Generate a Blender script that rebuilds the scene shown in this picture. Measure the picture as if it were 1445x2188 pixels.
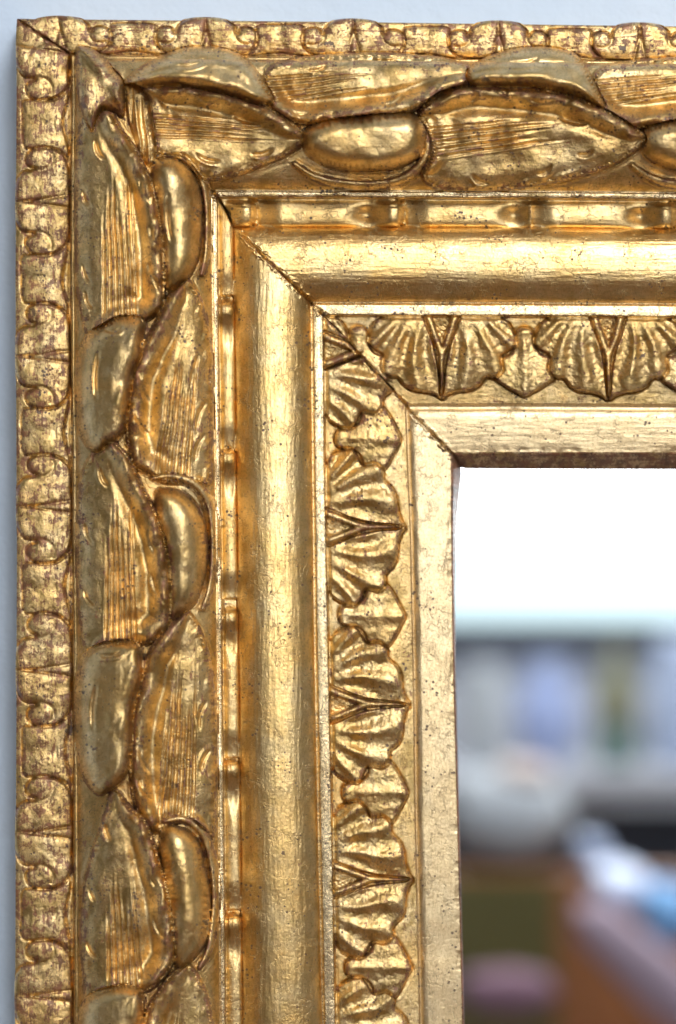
import bpy, math, random
import numpy as np
C = bpy.context
scene = C.scene
for o in list(bpy.data.objects): bpy.data.objects.remove(o)

# ------------------------------------------------------------------ scale and camera
# carving drawings below are dimensioned in drawing units; one unit is U metres
U = 0.00015
D = 4000.0                 # camera stands 4000 units (0.6 m) in front of the glass
CX, CY, ZC = 722.5, 1094.0, 1.5
cam_d = bpy.data.cameras.new('camera'); cam = bpy.data.objects.new('camera', cam_d)
scene.collection.objects.link(cam); scene.camera = cam
cam.location = (0, -D*U, ZC); cam.rotation_euler = (math.radians(90), 0, 0)
cam_d.sensor_fit = 'HORIZONTAL'; cam_d.sensor_width = 36.0; cam_d.lens = 36.0*D/1445.0
cam_d.clip_start = 0.02; cam_d.clip_end = 50
cam_d.dof.use_dof = True; cam_d.dof.focus_distance = (D-150)*U; cam_d.dof.aperture_fstop = 5.8
scene.view_settings.view_transform = 'Standard'; scene.view_settings.look = 'None'
scene.view_settings.gamma = 1.0; scene.view_settings.exposure = 0.0
scene.render.resolution_x = 676; scene.render.resolution_y = 1024
# ------------------------------------------------------------------ light
w = bpy.data.worlds.new('World'); scene.world = w; w.use_nodes = True
w.node_tree.nodes['Background'].inputs[0].default_value = (0.55, 0.65, 0.8, 1)
w.node_tree.nodes['Background'].inputs[1].default_value = 0.25
WINDOW_E = 8.3
FILL_W = 46.0
def area(name, loc, rot, sx, sy, power, col):
    l = bpy.data.lights.new(name, 'AREA'); l.shape = 'RECTANGLE'; l.size = sx; l.size_y = sy
    l.energy = power; l.color = col
    o = bpy.data.objects.new(name, l); scene.collection.objects.link(o)
    o.location = loc; o.rotation_euler = [math.radians(a) for a in rot]
    return o

# ------------------------------------------------------------------ numeric helpers
rng = np.random.RandomState(7)
_lat = rng.rand(256, 256)
def vnoise(x, y):
    xi = np.floor(x).astype(int); yi = np.floor(y).astype(int)
    fx = x-xi; fy = y-yi
    fx = fx*fx*(3-2*fx); fy = fy*fy*(3-2*fy)
    a = _lat[xi & 255, yi & 255]; b = _lat[(xi+1) & 255, yi & 255]
    c = _lat[xi & 255, (yi+1) & 255]; d = _lat[(xi+1) & 255, (yi+1) & 255]
    return (a*(1-fx)+b*fx)*(1-fy)+(c*(1-fx)+d*fx)*fy*1.0
def fbm(x, y, o=3):
    s = 0; a = 1; t = 0
    for i in range(o):
        s = s+a*(vnoise(x*2**i+17*i, y*2**i+31*i)-.5); t += a; a *= .5
    return s/t*2
def sstep(a, b, x):
    t = np.clip((x-a)/(b-a), 0, 1); return t*t*(3-2*t)
def catmull(P, n=6):
    P = np.array(P, float); m = len(P); out = []
    for i in range(m):
        p0, p1, p2, p3 = P[i-1], P[i], P[(i+1) % m], P[(i+2) % m]
        for k in range(n):
            t = k/n
            out.append(.5*((2*p1)+(-p0+p2)*t+(2*p0-5*p1+4*p2-p3)*t*t+(-p0+3*p1-3*p2+p3)*t**3))
    return np.array(out)
def field(x, y, poly, vec=False):
    """inside flag, distance to the outline, smooth distance for rounding"""
    d2 = np.full(x.shape, 1e12); ins = np.zeros(x.shape, bool); acc = np.zeros(x.shape)
    nvx = np.zeros(x.shape); nvy = np.zeros(x.shape); n = len(poly)
    for i in range(n):
        ax, ay = poly[i]; bx, by = poly[(i+1) % n]
        vx, vy = bx-ax, by-ay; L2 = vx*vx+vy*vy+1e-9
        t = np.clip(((x-ax)*vx+(y-ay)*vy)/L2, 0, 1)
        q = (x-ax-t*vx)**2+(y-ay-t*vy)**2
        d2 = np.minimum(d2, q)
        mx, my = (ax+bx)/2, (ay+by)/2
        rr_ = (x-mx)**2+(y-my)**2+4; wt = math.sqrt(L2)/rr_**1.5
        acc += wt
        if vec: nvx += wt*(mx-x)/np.sqrt(rr_); nvy += wt*(my-y)/np.sqrt(rr_)
        if ay != by:
            c = (ay > y) != (by > y)
            ins ^= c & (x < (bx-ax)*(y-ay)/(by-ay)+ax)
    if vec: return ins, np.sqrt(d2), np.sqrt(2/acc), nvx/acc*1.6, nvy/acc*1.6
    return ins, np.sqrt(d2), np.sqrt(2/acc)
def interp(pts):
    a = np.array(pts, float)
    return lambda v: np.interp(v, a[:, 0], a[:, 1])

# ------------------------------------------------------------------ the moulding profile
# knot: mitre point, line of the left rail x(y), line of the top rail y(x), height
YEND, XEND = 2420.0, 1680.0
KN = [  # mitre            left x(y)                                        top y(x)                     height
 ((36, 40),   [(40,36),(600,33),(1200,36),(2188,32),(2500,32)],            [(36,40),(700,46),(1445,56),(1900,60)],   78),
 ((151, 116), [(116,151),(600,149),(1100,154),(2100,156),(2500,157)],       [(151,116),(700,122),(1445,130),(1900,134)], 84),
 ((160, 124), [(124,160),(600,158),(1100,163),(2100,167),(2500,168)],       [(160,124),(700,128),(1445,136),(1900,139)], 112),
 ((452, 407), [(407,452),(600,454),(1200,463),(1600,466),(2100,470),(2500,473)], [(452,407),(1100,408),(1445,411),(1900,413)], 122),
 ((465, 421), [(421,465),(600,466),(1200,473),(1600,477),(2100,482),(2500,485)], [(465,421),(1100,423),(1445,426),(1900,428)], 122),
 ((499, 485), [(485,499),(900,504),(1300,509),(1700,514),(2100,518),(2500,522)], [(499,485),(1100,485),(1445,489),(1900,492)], 100),
 ((665, 646), [(646,665),(1050,669),(1400,673),(1700,679),(2150,689),(2500,696)], [(665,646),(1100,647),(1445,649),(1900,651)], 92),
 ((694, 677), [(677,694),(1050,698),(1400,706),(1700,712),(2150,720),(2500,727)], [(694,677),(1100,679),(1445,681),(1900,683)], 96),
 ((866, 863), [(863,866),(1150,877),(1500,884),(1700,886),(2150,896),(2500,903)], [(866,863),(1100,862),(1445,864),(1900,866)], 58),
 ((874, 878), [(878,874),(1150,884),(1500,891),(1700,893),(2150,903),(2500,910)], [(874,878),(1100,878),(1445,880),(1900,882)], 58),
 ((967, 969), [(969,967),(1200,968),(1450,972),(1700,979),(2188,991),(2500,998)], [(967,969),(1100,969),(1445,969),(1900,969)], 54),
 ((988, 1003),[(1003,988),(1100,978),(1250,973),(1450,975),(1700,981),(2188,993),(2500,1000)], [(988,1003),(1100,1004),(1445,1005),(1900,1006)], -16),
]
NK = len(KN)
XL = [interp(k[1]) for k in KN]; YT = [interp(k[2]) for k in KN]
MX = np.array([k[0][0] for k in KN], float); MY = np.array([k[0][1] for k in KN], float)
def base_profile(k, f):
    """height over each interval, f in 0..1"""
    h0 = KN[k][3]; h1 = KN[k+1][3]; lin = h0+(h1-h0)*f
    e = np.sqrt(np.clip(1-(2*f-1)**2, 0, 1))
    if k == 0: return 86+9*np.clip(np.sin(math.pi*f), 0, 1)**.5-3*f
    if k == 1: return 84+28*sstep(.0, .35, f)+0*f
    if k == 2: return lin+68*np.clip(1-np.abs(2*f-1)**2.8, 0, 1)**.62
    if k == 3: return 125-2.6*f-10*np.exp(-(f/.08)**2)
    if k == 4: return 122-30*sstep(0, .18, f)-14*sstep(.9, .99, f)
    if k == 5: return 100-8*f+46*np.clip(1-np.abs(2*f-1)**2.2, 0, 1)**.66
    if k == 6: return 98-16*np.exp(-(f/.07)**2)-20*np.exp(-((1-f)/.06)**2)+2.5*np.clip(1-(2*f-1)**2, 0, 1)
    if k == 7: return 82-24*f+0*f
    if k == 8: return 58-6*np.sin(math.pi*f)
    if k == 9: return 58+5*np.sin(math.pi*np.clip(f*3, 0, .5))-9*np.clip(f-.0, 0, 1)**1.5-0*f
    return 54-70*f**1.1
# columns shared by both rails
cols = []
SP = 2.0
for k in range(NK-1):
    wk = MX[k+1]-MX[k]; n = max(5, int(round(wk/SP)))
    if k == NK-2: n = 14
    for i in range(n): cols.append((k, i/n))
cols.append((NK-2, 1.0))
ck = np.array([c[0] for c in cols]); cf = np.array([c[1] for c in cols]); NC = len(cols)
cm_x = MX[ck]*(1-cf)+MX[ck+1]*cf; cm_y = MY[ck]*(1-cf)+MY[ck+1]*cf
prof = np.array([float(base_profile(k, f)) for k, f in cols])

class Rail: pass
def make_rail(left):
    r = Rail(); r.left = left
    end = YEND if left else XEND
    st = cm_y if left else cm_x
    nr = int((end-st.min())/(1.9))
    t = np.linspace(0, 1, nr)
    along = st[None, :]+t[:, None]*(end-st[None, :])
    L = XL if left else YT
    lines = np.array([fn(along) for fn in L])     # knots x rows x cols
    j = np.arange(NC)[None, :].repeat(nr, 0); i = np.arange(nr)[:, None].repeat(NC, 1)
    a = lines[ck[j], i, j]*(1-cf[j])+lines[ck[j]+1, i, j]*cf[j]
    want = cm_x if left else cm_y
    a = a+(want[None, :]-a[0:1, :])*np.exp(-(along-st[None, :])/50.0)
    if left: r.x, r.y = a, along
    else: r.x, r.y = along, a
    r.along = along; r.across = a; r.k = ck[j]; r.f = cf[j]
    r.H = prof[j].copy()
    if not left:     # the top rail's laurel roll leans outward
        sk = sstep(0, 220, along-st[None, :]); fw = r.f**(1-.5*sk)
        e2 = np.clip(1-np.abs(2*fw-1)**2.8, 0, 1)**.62; r.H = np.where(r.k == 2, 112+10*r.f+68*e2, r.H)
    r.base = r.H.copy(); r.base[r.k <= 1] = 112
    r.b0 = r.H.copy()
    r.id = np.zeros(a.shape, int)
    for kk, g in ((0, 0), (1, 1), (2, 1), (3, 2), (4, 2), (5, 3), (6, 4), (7, 5), (8, 6), (9, 6), (10, 6)):
        r.id[r.k == kk] = g+(0 if left else 7)
    r.dm = (along-st[None, :])*0.72               # distance from the mitre
    r.wear = np.select([r.k == 0, r.k <= 2, r.k <= 4, r.k == 5, r.k == 6, r.k == 7], [.88, .52, .36, .40, .32, .60], .36)
    r.matte = np.select([r.k == 0, r.k <= 2, r.k == 3, r.k == 4, r.k == 5, r.k == 6, r.k == 7], [.55, .68, 0., .6, .35, 0., .73], .84)
    r.line = lambda kk, v: L[kk](v)
    return r
rails = [make_rail(True), make_rail(False)]
RL, RT = rails
# piece list: id -> (name, parent id, label)
pieces = []
for side in ('left', 'top'):
    for nm in ('outer_moulding', 'laurel_moulding', 'bead_moulding', 'plain_moulding', 'fillet', 'fan_moulding', 'sight_moulding'):
        pieces.append([nm, None, side+' rail'])
LAUREL = {0: 1, 1: 8}
def new_piece(name, parent):
    pieces.append([name, parent, None]); return len(pieces)-1

def stamp(r, pid, fn, bbox, keep=None):
    """fn(x,y) -> (inside, height); writes height and id"""
    m = (r.x > bbox[0]) & (r.x < bbox[2]) & (r.y > bbox[1]) & (r.y < bbox[3])
    if keep is not None: m &= keep
    if not m.any(): return
    ii = np.nonzero(m)
    ins, h, wr = fn(r.x[ii], r.y[ii], r.H[ii], r.base[ii])
    s = (ii[0][ins], ii[1][ins])
    r.H[s] = h[ins]; r.id[s] = pid
    if wr is not None: r.wear[s] = wr[ins] if hasattr(wr, '__len__') else wr

def organic(name, parent, pts, lift=8, T=7, A=26, R=60, roll=0, flutes=(), axis=None, rise=0,
            hollow=0, wob=1.0, lump=1.0, grow=5.5, crest=0, side_dir=(1, 0), absb=None, valley=.75, wear=None, power=.75, ridge=None):
    pid = new_piece(name, parent)
    poly = catmull(pts, 5)
    poly = poly+1.2*np.stack([fbm(poly[:, 0]/22, poly[:, 1]/22, 2), fbm(poly[:, 1]/22+9, poly[:, 0]/22, 2)], 1)*wob
    bb = (poly[:, 0].min()-7, poly[:, 1].min()-7, poly[:, 0].max()+7, poly[:, 1].max()+7)
    def fn(x, y, H, base):
        ins, d, ds, nx, ny = field(x, y, poly, True)
        sgn = np.where(ins, 1, -1); side = (nx*side_dir[0]+ny*side_dir[1])*sgn if crest else 0*x
        side = sstep(-.4, .9, side) if crest else side+1
        sg = np.where(ins, d, -d)+grow; ins = sg > 0; d = np.abs(sg); ds = np.where(sg > grow, ds+grow*.6, d*.6)
        dd = d*(1-sstep(3, 14, d))+ds*1.5*sstep(3, 14, d)
        q = np.clip(dd/R, 0, 1)
        dome = (1-(1-q)**2)**power
        h = lift+(T*(.35+.65*side)+0)*sstep(0, 4.5, d)+A*dome
        if crest: h = h+crest*side*((.8+.3*np.sin((x+y)*.07+3*fbm(x/80, y/80)))*np.exp(-((d-19)/15.0)**2)-valley*np.exp(-((d-52)/17.0)**2)*(d < 200))
        if roll:
            mod = .35+.95*np.clip(np.sin((x*.085+y*.10)+4*fbm(x/60, y/60)), 0, 1)
            h = h+roll*mod*np.exp(-((d-11)/7.5)**2)
        if hollow: h = h-hollow*sstep(.45, 1.0, q)
        if axis:
            ax, ay, bx, by = axis; L2 = (bx-ax)**2+(by-ay)**2
            s = ((x-ax)*(bx-ax)+(y-ay)*(by-ay))/L2
            h = h+rise*np.clip(s, -.2, 1.2)
        for (ax, ay, bx, by, wa, wb, n, amp) in flutes:   # a: root end, b: far end
            L = math.hypot(bx-ax, by-ay); ux, uy = (bx-ax)/L, (by-ay)/L
            s = ((x-ax)*ux+(y-ay)*uy)/L; c = (-(x-ax)*uy+(y-ay)*ux)+2*fbm(x/60, y/60, 2)
            wv = (wa*(1-s)+wb*s)/2; q2 = c/wv
            win = sstep(-.02, .04, s)*(1-sstep(.6, 1.05, s+.18*np.sin(q2*5)))*(1-sstep(.9, 1.08, np.abs(q2)))
            prof_ = np.clip(np.cos(math.pi*n*(q2+1)), -.5, 1)*.6-.15
            h = h+amp*1.15*prof_*win*(.75+.5*vnoise(x/30+5, y/30))
        h = h+lump*6.0*fbm(x/50+7, y/70, 2)+wob*(1.2*fbm(x/24, y/24, 2)+.35*fbm(x/9, y/9, 2))
        wr = None if wear is None else wear+0*x+(.24*side*np.exp(-((d-15)/11.0)**2)*np.clip(.8+1.5*fbm(x/30, y/30), 0, 1.6) if crest else 0)
        if absb is not None: base = absb(x, y)
        return ins, base+h, wr
    for r in rails: stamp(r, pid, fn, bb, r.k <= 3)
    return pid
def rim(parent, pts, width, lift, A, name='bud_rim'):
    """raised cord following an open path"""
    pid = new_piece(name, parent)
    P = np.array(pts, float)
    Q = catmull(np.vstack([P, P[::-1]]), 6)
    n = len(P); Q = Q[:6*(n-1)]
    bb = (Q[:, 0].min()-width, Q[:, 1].min()-width, Q[:, 0].max()+width, Q[:, 1].max()+width)
    def fn(x, y, H, base):
        d2 = np.full(x.shape, 1e9); tt = np.zeros(x.shape)
        for i in range(len(Q)-1):
            ax, ay = Q[i]; vx, vy = Q[i+1]-Q[i]; L2 = vx*vx+vy*vy+1e-9
            t = np.clip(((x-ax)*vx+(y-ay)*vy)/L2, 0, 1); q = (x-ax-t*vx)**2+(y-ay-t*vy)**2
            tt = np.where(q < d2, (i+t)/len(Q), tt); d2 = np.minimum(d2, q)
        d = np.sqrt(d2); wl = width/2*(.35+.65*np.sin(math.pi*np.clip(tt, .03, .97))**.5)
        ins = d < wl
        return ins, base+lift+A*np.sqrt(np.clip(1-(d/wl)**2, 0, 1))+.7*fbm(x/9, y/9, 2), None
    for r in rails: stamp(r, pid, fn, bb, (r.k >= 1) & (r.k <= 3))
def cut(x0, y0, x1, y1, wd=3.0, dep=5, bow=0):
    """one gouge stroke"""
    L = math.hypot(x1-x0, y1-y0); ux, uy = (x1-x0)/L, (y1-y0)/L
    for r in rails:
        m = (r.x > min(x0, x1)-25) & (r.x < max(x0, x1)+25) & (r.y > min(y0, y1)-25) & (r.y < max(y0, y1)+25)
        if not m.any(): continue
        x = r.x[m]; y = r.y[m]
        s = ((x-x0)*ux+(y-y0)*uy)/L; c = -(x-x0)*uy+(y-y0)*ux-bow*np.sin(math.pi*np.clip(s, 0, 1))
        win = sstep(-.15, .2, s)*(1-sstep(.75, 1.1, s))
        r.H[m] += win*(-dep*np.exp(-(c/wd)**2)+dep*.55*np.exp(-((c-2.2*wd)/wd)**2))

# ------------------------------------------------------------------ bead course
def bead_course(r, marks, parent, pr):
    for s0 in marks:
        pid = new_piece('bead', parent)
        m = r.k == 4
        wv = (r.along-s0) if r.left else (s0-r.along)
        m &= (wv > -3) & (wv < pr-1)
        if not m.any(): continue
        wv = wv[m]; c = r.f[m]
        cc = (c-.52)/.50
        end = np.clip(wv/24, 0, 1); halfw = np.sqrt(np.clip(1-(1-end)**2, 0, 1))
        ins = np.abs(cc) < np.maximum(halfw, 0)*1.0
        e = np.sqrt(np.clip(1-(cc/np.maximum(halfw, .05))**2, 0, 1))
        h = 90+22*e**.45*sstep(-2, 16, wv)
        h += 14*np.exp(-((wv-28)/22)**2)*e-(8 if r.left else 22)*np.exp(-((wv-82)/27)**2)*np.exp(-((cc-.15)/.65)**2)-(11 if r.left else 17)*sstep(262, 320, wv)
        h += .7*fbm(r.x[m]/30, r.y[m]/30)
        H = r.H[m]; I = r.id[m]
        H[ins] = h[ins]; I[ins] = pid
        r.H[m] = H; r.id[m] = I
bead_course(RL, [637-330, 637, 955, 1295, 1620, 1948, 2278], 2, 326)
bead_course(RT, [550, 866, 1181, 1450, 1766], 9, 316)
# swelling of the fillet beside each bead knob
for r, mk in ((RL, [637, 955, 1295, 1620, 1948, 2278]), (RT, [550, 866, 1181, 1450])):
    for s0 in mk:
        wv = (r.along-s0) if r.left else (s0-r.along)
        m = (r.k >= 3) & (r.k <= 4) & (wv > -60) & (wv < 120) & ((r.k == 3) | (r.f < .3))
        r.H[m] += 4*np.exp(-((wv[m]-25)/30)**2)
# ------------------------------------------------------------------ fan-leaf course in the hollow
FAN = catmull([(0,173),(14,166),(31,160),(46,158),(58,156),(70,153),(82,145),(90,134),(98,128),(110,128),(121,122),(129,108),(126,92),(128,80),(142,72),(156,60),(159,50),(156,34),(148,18),(134,2),(90,-6),(30,-4),(22,30),(12,80),(3,130)], 3)
OG = catmull([(0,20),(14,24),(20,38),(23,60),(34,76),(52,84),(57,100),(60,120),(62,132),(40,148),(18,160),(0,168),(-18,160),(-40,148),(-62,132),(-60,120),(-57,100),(-52,84),(-34,76),(-23,60),(-20,38),(-14,24)], 3)
def fan_course(r, centres, P, cs, parent):
    k7 = r.line(7, r.along)
    c = (r.across-k7)/cs; sc = 356.0/P
    band = (r.k == 7)
    jj = 0
    for v0 in centres:
        jj += 1
        a = (r.along-v0)*sc
        wob = 2.5*fbm(r.x/60+jj*3, r.y/60, 2)
        # ogee leaf on the far side of each centre
        for s in (1,):
            al = a-178*s
            m = band & (np.abs(al) < 70)
            if m.any():
                pid = new_piece('ogee_leaf', parent)
                x = al[m]+wob[m]; y = c[m]+wob[m]*.5
                ins, d, ds = field(x, y, OG)
                h = 3+5*sstep(0, 4, d)+22*np.clip(y/165, 0, 1)+4*np.clip(ds*1.5/40, 0, 1)**.7+5*np.exp(-(x/9)**2)*sstep(30, 60, y)+.5*np.cos(x*.28+.03*y)+5*np.exp(-((y-30)/12)**2)+1.2*fbm(r.x[m]/9, r.y[m]/9)
                H = r.H[m]; I = r.id[m]; H[ins] = (r.base[m]+h)[ins]; I[ins] = pid; r.H[m] = H; r.id[m] = I
                out = ~ins & (d < 6) & (y > 10)
                H = r.H[m]; H[out] -= (3*np.exp(-(d/2.5)**2))[out]; r.H[m] = H
        for s in (-1, 1):
            al = a*s
            m = band & (al > -4) & (al < 165)
            if not m.any(): continue
            pid = new_piece('fan_leaf', parent)
            x = al[m]+wob[m]; y = c[m]+wob[m]*.6
            ins, d, ds = field(x, y, FAN)
            th = np.degrees(np.arctan2(x-50, y+62))+2.5*np.sin(y/30+jj)
            rr = np.hypot(x-50, y+62)
            fl = np.cos(2*math.pi*(th-1)/18.5)
            sec = np.cos(2*math.pi*(th-1)/9.25)
            h = 5+8*sstep(0, 5, d)+6*np.clip(ds*1.5/50, 0, 1)+sstep(60, 130, rr)*((5.2+2.5*fbm(r.x[m]/40, r.y[m]/40))*fl+.5*sec)+15*np.clip(y/165, 0, 1)-4*sstep(190, 240, rr)+1.6*fbm(r.x[m]/10, r.y[m]/10)
            h *= sstep(-6, 10, y)*.5+.5
            H = r.H[m]; I = r.id[m]; H[ins] = (r.base[m]+h)[ins]; I[ins] = pid
            out = ~ins & (d < 7) & (y > 10)
            H[out] -= (4*np.exp(-(d/2.8)**2))[out]
            r.H[m] = H; r.id[m] = I
        # forked stem between the fans
        m = band & (np.abs(a) < 45)
        if m.any():
            pid = new_piece('stem', parent)
            x = a[m]+wob[m]; y = c[m]
            arm = np.abs(np.abs(x)-28*np.clip(1-y/82, 0, 1))
            wdt = np.where(y < 82, 8.5-.02*y, np.clip(7.5*(168-y)/86, 0, 9))
            ins = (arm < wdt) & (y > -2) & (y < 168)
            h = r.base[m]+10+16*np.clip(y/165, 0, 1)+9*np.sqrt(np.clip(1-(arm/np.maximum(wdt, .5))**2, 0, 1))+fbm(r.x[m]/8, r.y[m]/8)
            H = r.H[m]; I = r.id[m]
            gro = (arm < wdt+4.5) & (y > -2) & (y < 166) & ~ins
            H[gro] = (r.base[m]+2)[gro]
            hole = (np.abs(x) < 28*np.clip(1-y/82, 0, 1)) & ~ins & (y > -2)
            H[hole] = (r.base[m]-4+3*fbm(r.x[m]/4, r.y[m]/4))[hole]; I[hole] = parent
            H[ins] = h[ins]; I[ins] = pid
            r.H[m] = H; r.id[m] = I
fan_course(RL, [750, 1127, 1506, 1880, 2255], 376, .955, 5)
fan_course(RT, [588, 944, 1300, 1656], 356, 1.0, 12)
# ------------------------------------------------------------------ scrolled outer course
LOBE = catmull([(8,.99),(40,1.0),(72,.99),(98,.93),(114,.80),(122,.62),(124,.44),(118,.28),(104,.20),(90,.20),(80,.27),(76,.36),(72,.30),(68,.16),(58,.06),(40,.0),(16,-.02),(-3,-.02),(-2,.12),(0,.24),(4,.6)], 4)*np.array([1, 110])
TONG = catmull([(126,.14),(150,.10),(178,.10),(206,.10),(230,.14),(234,.3),(238,.48),(234,.66),(244,.82),(262,.93),(236,.97),(178,.86),(120,.97),(94,.93),(112,.82),(122,.66),(118,.48),(122,.3)], 4)*np.array([1, 110])
def scroll_course(r, darts, parent, qs):
    for jj, v0 in enumerate(darts[:-1] if len(darts) > 1 else darts):
        P = darts[jj+1]-v0; sc = 356.0/P*1.0
        a = (r.along-v0)*sc
        q = (r.across-r.line(0, r.along))/(r.line(1, r.along)-r.line(0, r.along))*110
        wob = 3*fbm(r.x/50+jj*5, r.y/50, 2)
        band = r.k == 0
        m = band & (a > 88) & (a < 268)
        if m.any():
            pid = new_piece('tongue', parent)
            x = a[m]; y = q[m]+wob[m]
            ins, d, ds = field(x, y, TONG)
            h = 5*sstep(0, 4, d)+6*np.clip(ds*1.5/45, 0, 1)-5*np.exp(-((x-178)/16)**2)*(y < 80)+2.0*fbm(r.x[m]/14, r.y[m]/14)
            H = r.H[m]; I = r.id[m]; H[ins] = (r.b0[m]+h+2)[ins]; I[ins] = pid
            out = ~ins & (d < 5); H[out] -= (4*np.exp(-(d/2.2)**2))[out]
            r.H[m] = H; r.id[m] = I
        for s in (1, -1):
            al = a if s == 1 else 356-a
            m = band & (al > -3) & (al < 130)
            if not m.any(): continue
            pid = new_piece('scroll', parent)
            x = al[m]+wob[m]*.6; y = q[m]+wob[m]
            ins, d, ds = field(x, y, LOBE)
            curl = np.hypot(x-98, y-46)
            h = 8*sstep(0, 5.5, d)+6*np.clip(1-(1-np.clip(ds*1.5/40, 0, 1))**2, 0, 1)
            h += -5*np.exp(-((curl-27)/4.5)**2)*((x < 112) & (y > 30))+2*np.exp(-(curl/20)**2)+4.5*fbm(r.x[m]/30, r.y[m]/30)
            h += -3*np.exp(-(x/12)**2)*sstep(30, 80, y)+5*np.exp(-((y-8)/14)**2)
            H = r.H[m]; I = r.id[m]; H[ins] = (r.b0[m]+h)[ins]; I[ins] = pid
            out = ~ins & (d < 6) & (x > 0); H[out] -= (6*np.exp(-(d/2.6)**2))[out]
            r.H[m] = H; r.id[m] = I
    for v0 in darts:
        P = 330; a = (r.along-v0)
        q = (r.across-r.line(0, r.along))/(r.line(1, r.along)-r.line(0, r.along))
        band = (r.k == 0) & (np.abs(a) < 20) & (q > .34)
        if not band.any(): continue
        pid = new_piece('dart', parent)
        x = a[band]; y = q[band]; wd = 1.5+13*np.clip((y-.34)/.66, 0, 1)**.9
        ins = np.abs(x+1.5*fbm(r.x[band]/20, r.y[band]/20)) < wd
        h = r.b0[band]+2+13*np.sqrt(np.clip(1-(x/wd)**2, 0, 1))*sstep(.3, .8, y)
        H = r.H[band]; I = r.id[band]
        pass
        H[ins] = h[ins]; I[ins] = pid; r.H[band] = H; r.id[band] = I
scroll_course(RL, [100, 430, 762, 1083, 1432, 1780, 2129, 2478], 0, 0)
scroll_course(RT, [128, 440, 756, 1066, 1368, 1680], 7, 0)
for r in rails:
    r.H = np.where(r.k == 0, r.b0+.62*(r.H-r.b0), r.H)
# ------------------------------------------------------------------ laurel carving, left rail
def sh(pts, dx, dy): return [(a+dx, b+dy) for a, b in pts]
L1 = [(177,251),(200,236),(230,233),(256,276),(287,317),(307,358),(322,389),(333,435),(343,486),(348,540),(349,590),(345,650),(325,675),(300,685),(250,688),(215,700),(190,716),(176,660),(167,600),(165,520),(164,410),(169,307)]
L2 = [(205,965),(232,943),(256,960),(275,985),(299,1033),(324,1083),(342,1130),(356,1184),(362,1256),(363,1310),(356,1339),(338,1353),(320,1372),(300,1376),(250,1374),(215,1384),(187,1392),(178,1350),(170,1280),(166,1180),(169,1080),(180,1010)]
L3 = [(230,1730),(246,1690),(273,1723),(306,1752),(324,1795),(342,1856),(356,1910),(367,1982),(371,2036),(363,2065),(345,2090),(317,2115),(280,2118),(240,2122),(205,2130),(188,2140),(180,2070),(174,2000),(178,1946),(185,1892),(196,1838),(212,1784)]
L4 = sh(L3, 2, 738)
P1 = [(191,717),(216,699),(252,681),(288,679),(306,688),(303,724),(299,760),(286,789),(278,825),(273,868),(266,911),(252,933),(230,945),(207,963),(182,940),(168,886),(165,814),(173,753)]
P2 = [(180,1403),(201,1385),(230,1375),(266,1371),(295,1378),(302,1400),(299,1454),(288,1490),(282,1526),(280,1560),(278,1600),(272,1640),(258,1668),(235,1685),(212,1695),(188,1670),(172,1625),(165,1560),(164,1500),(168,1440)]
P3 = sh(P2, 2, 738)
M1 = [(399,600),(412,616),(427,645),(437,681),(446,724),(450,778),(452,850),(451,922),(448,976),(446,1030),(400,1030),(350,1030),(320,1012),(290,995),(276,950),(273,904),(277,850),(284,796),(295,774),(306,745),(317,724),(342,677),(360,637),(381,609)]
M2 = [(401,1311),(425,1346),(443,1400),(453,1472),(458,1526),(461,1622),(458,1712),(453,1785),(420,1765),(380,1755),(345,1775),(325,1775),(306,1748),(288,1712),(281,1658),(280,1590),(284,1550),(291,1508),(306,1454),(317,1403),(342,1364),(360,1339),(381,1321)]
M3 = sh(M2, 2, 752)
Q1 = [(333,348),(368,342),(400,360),(421,400),(427,450),(425,520),(416,560),(404,585),(390,600),(372,615),(354,606),(347,540),(341,470),(335,420),(328,380)]
Q2 = [(335,1054),(353,1047),(389,1054),(417,1083),(434,1123),(439,1184),(432,1238),(416,1283),(398,1301),(378,1314),(364,1318),(361,1274),(355,1202),(349,1151),(338,1105)]
Q3 = [(345,1795),(360,1768),(396,1775),(420,1802),(434,1856),(444,1910),(443,1982),(432,2018),(407,2050),(383,2063),(371,2029),(367,1964),(360,1892),(347,1831)]
Q4 = sh(Q3, 2, 742)
lm, tm = 1, 8
leafo = dict(lift=10, T=14, A=15, R=85, roll=5, hollow=6, crest=25, side_dir=(-1, 0), wear=.62, wob=.8, lump=1.05)
podo = dict(valley=0, lift=16, T=10, A=66, R=70, roll=0, wear=.4, power=.62, wob=.8, lump=.8)
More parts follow.
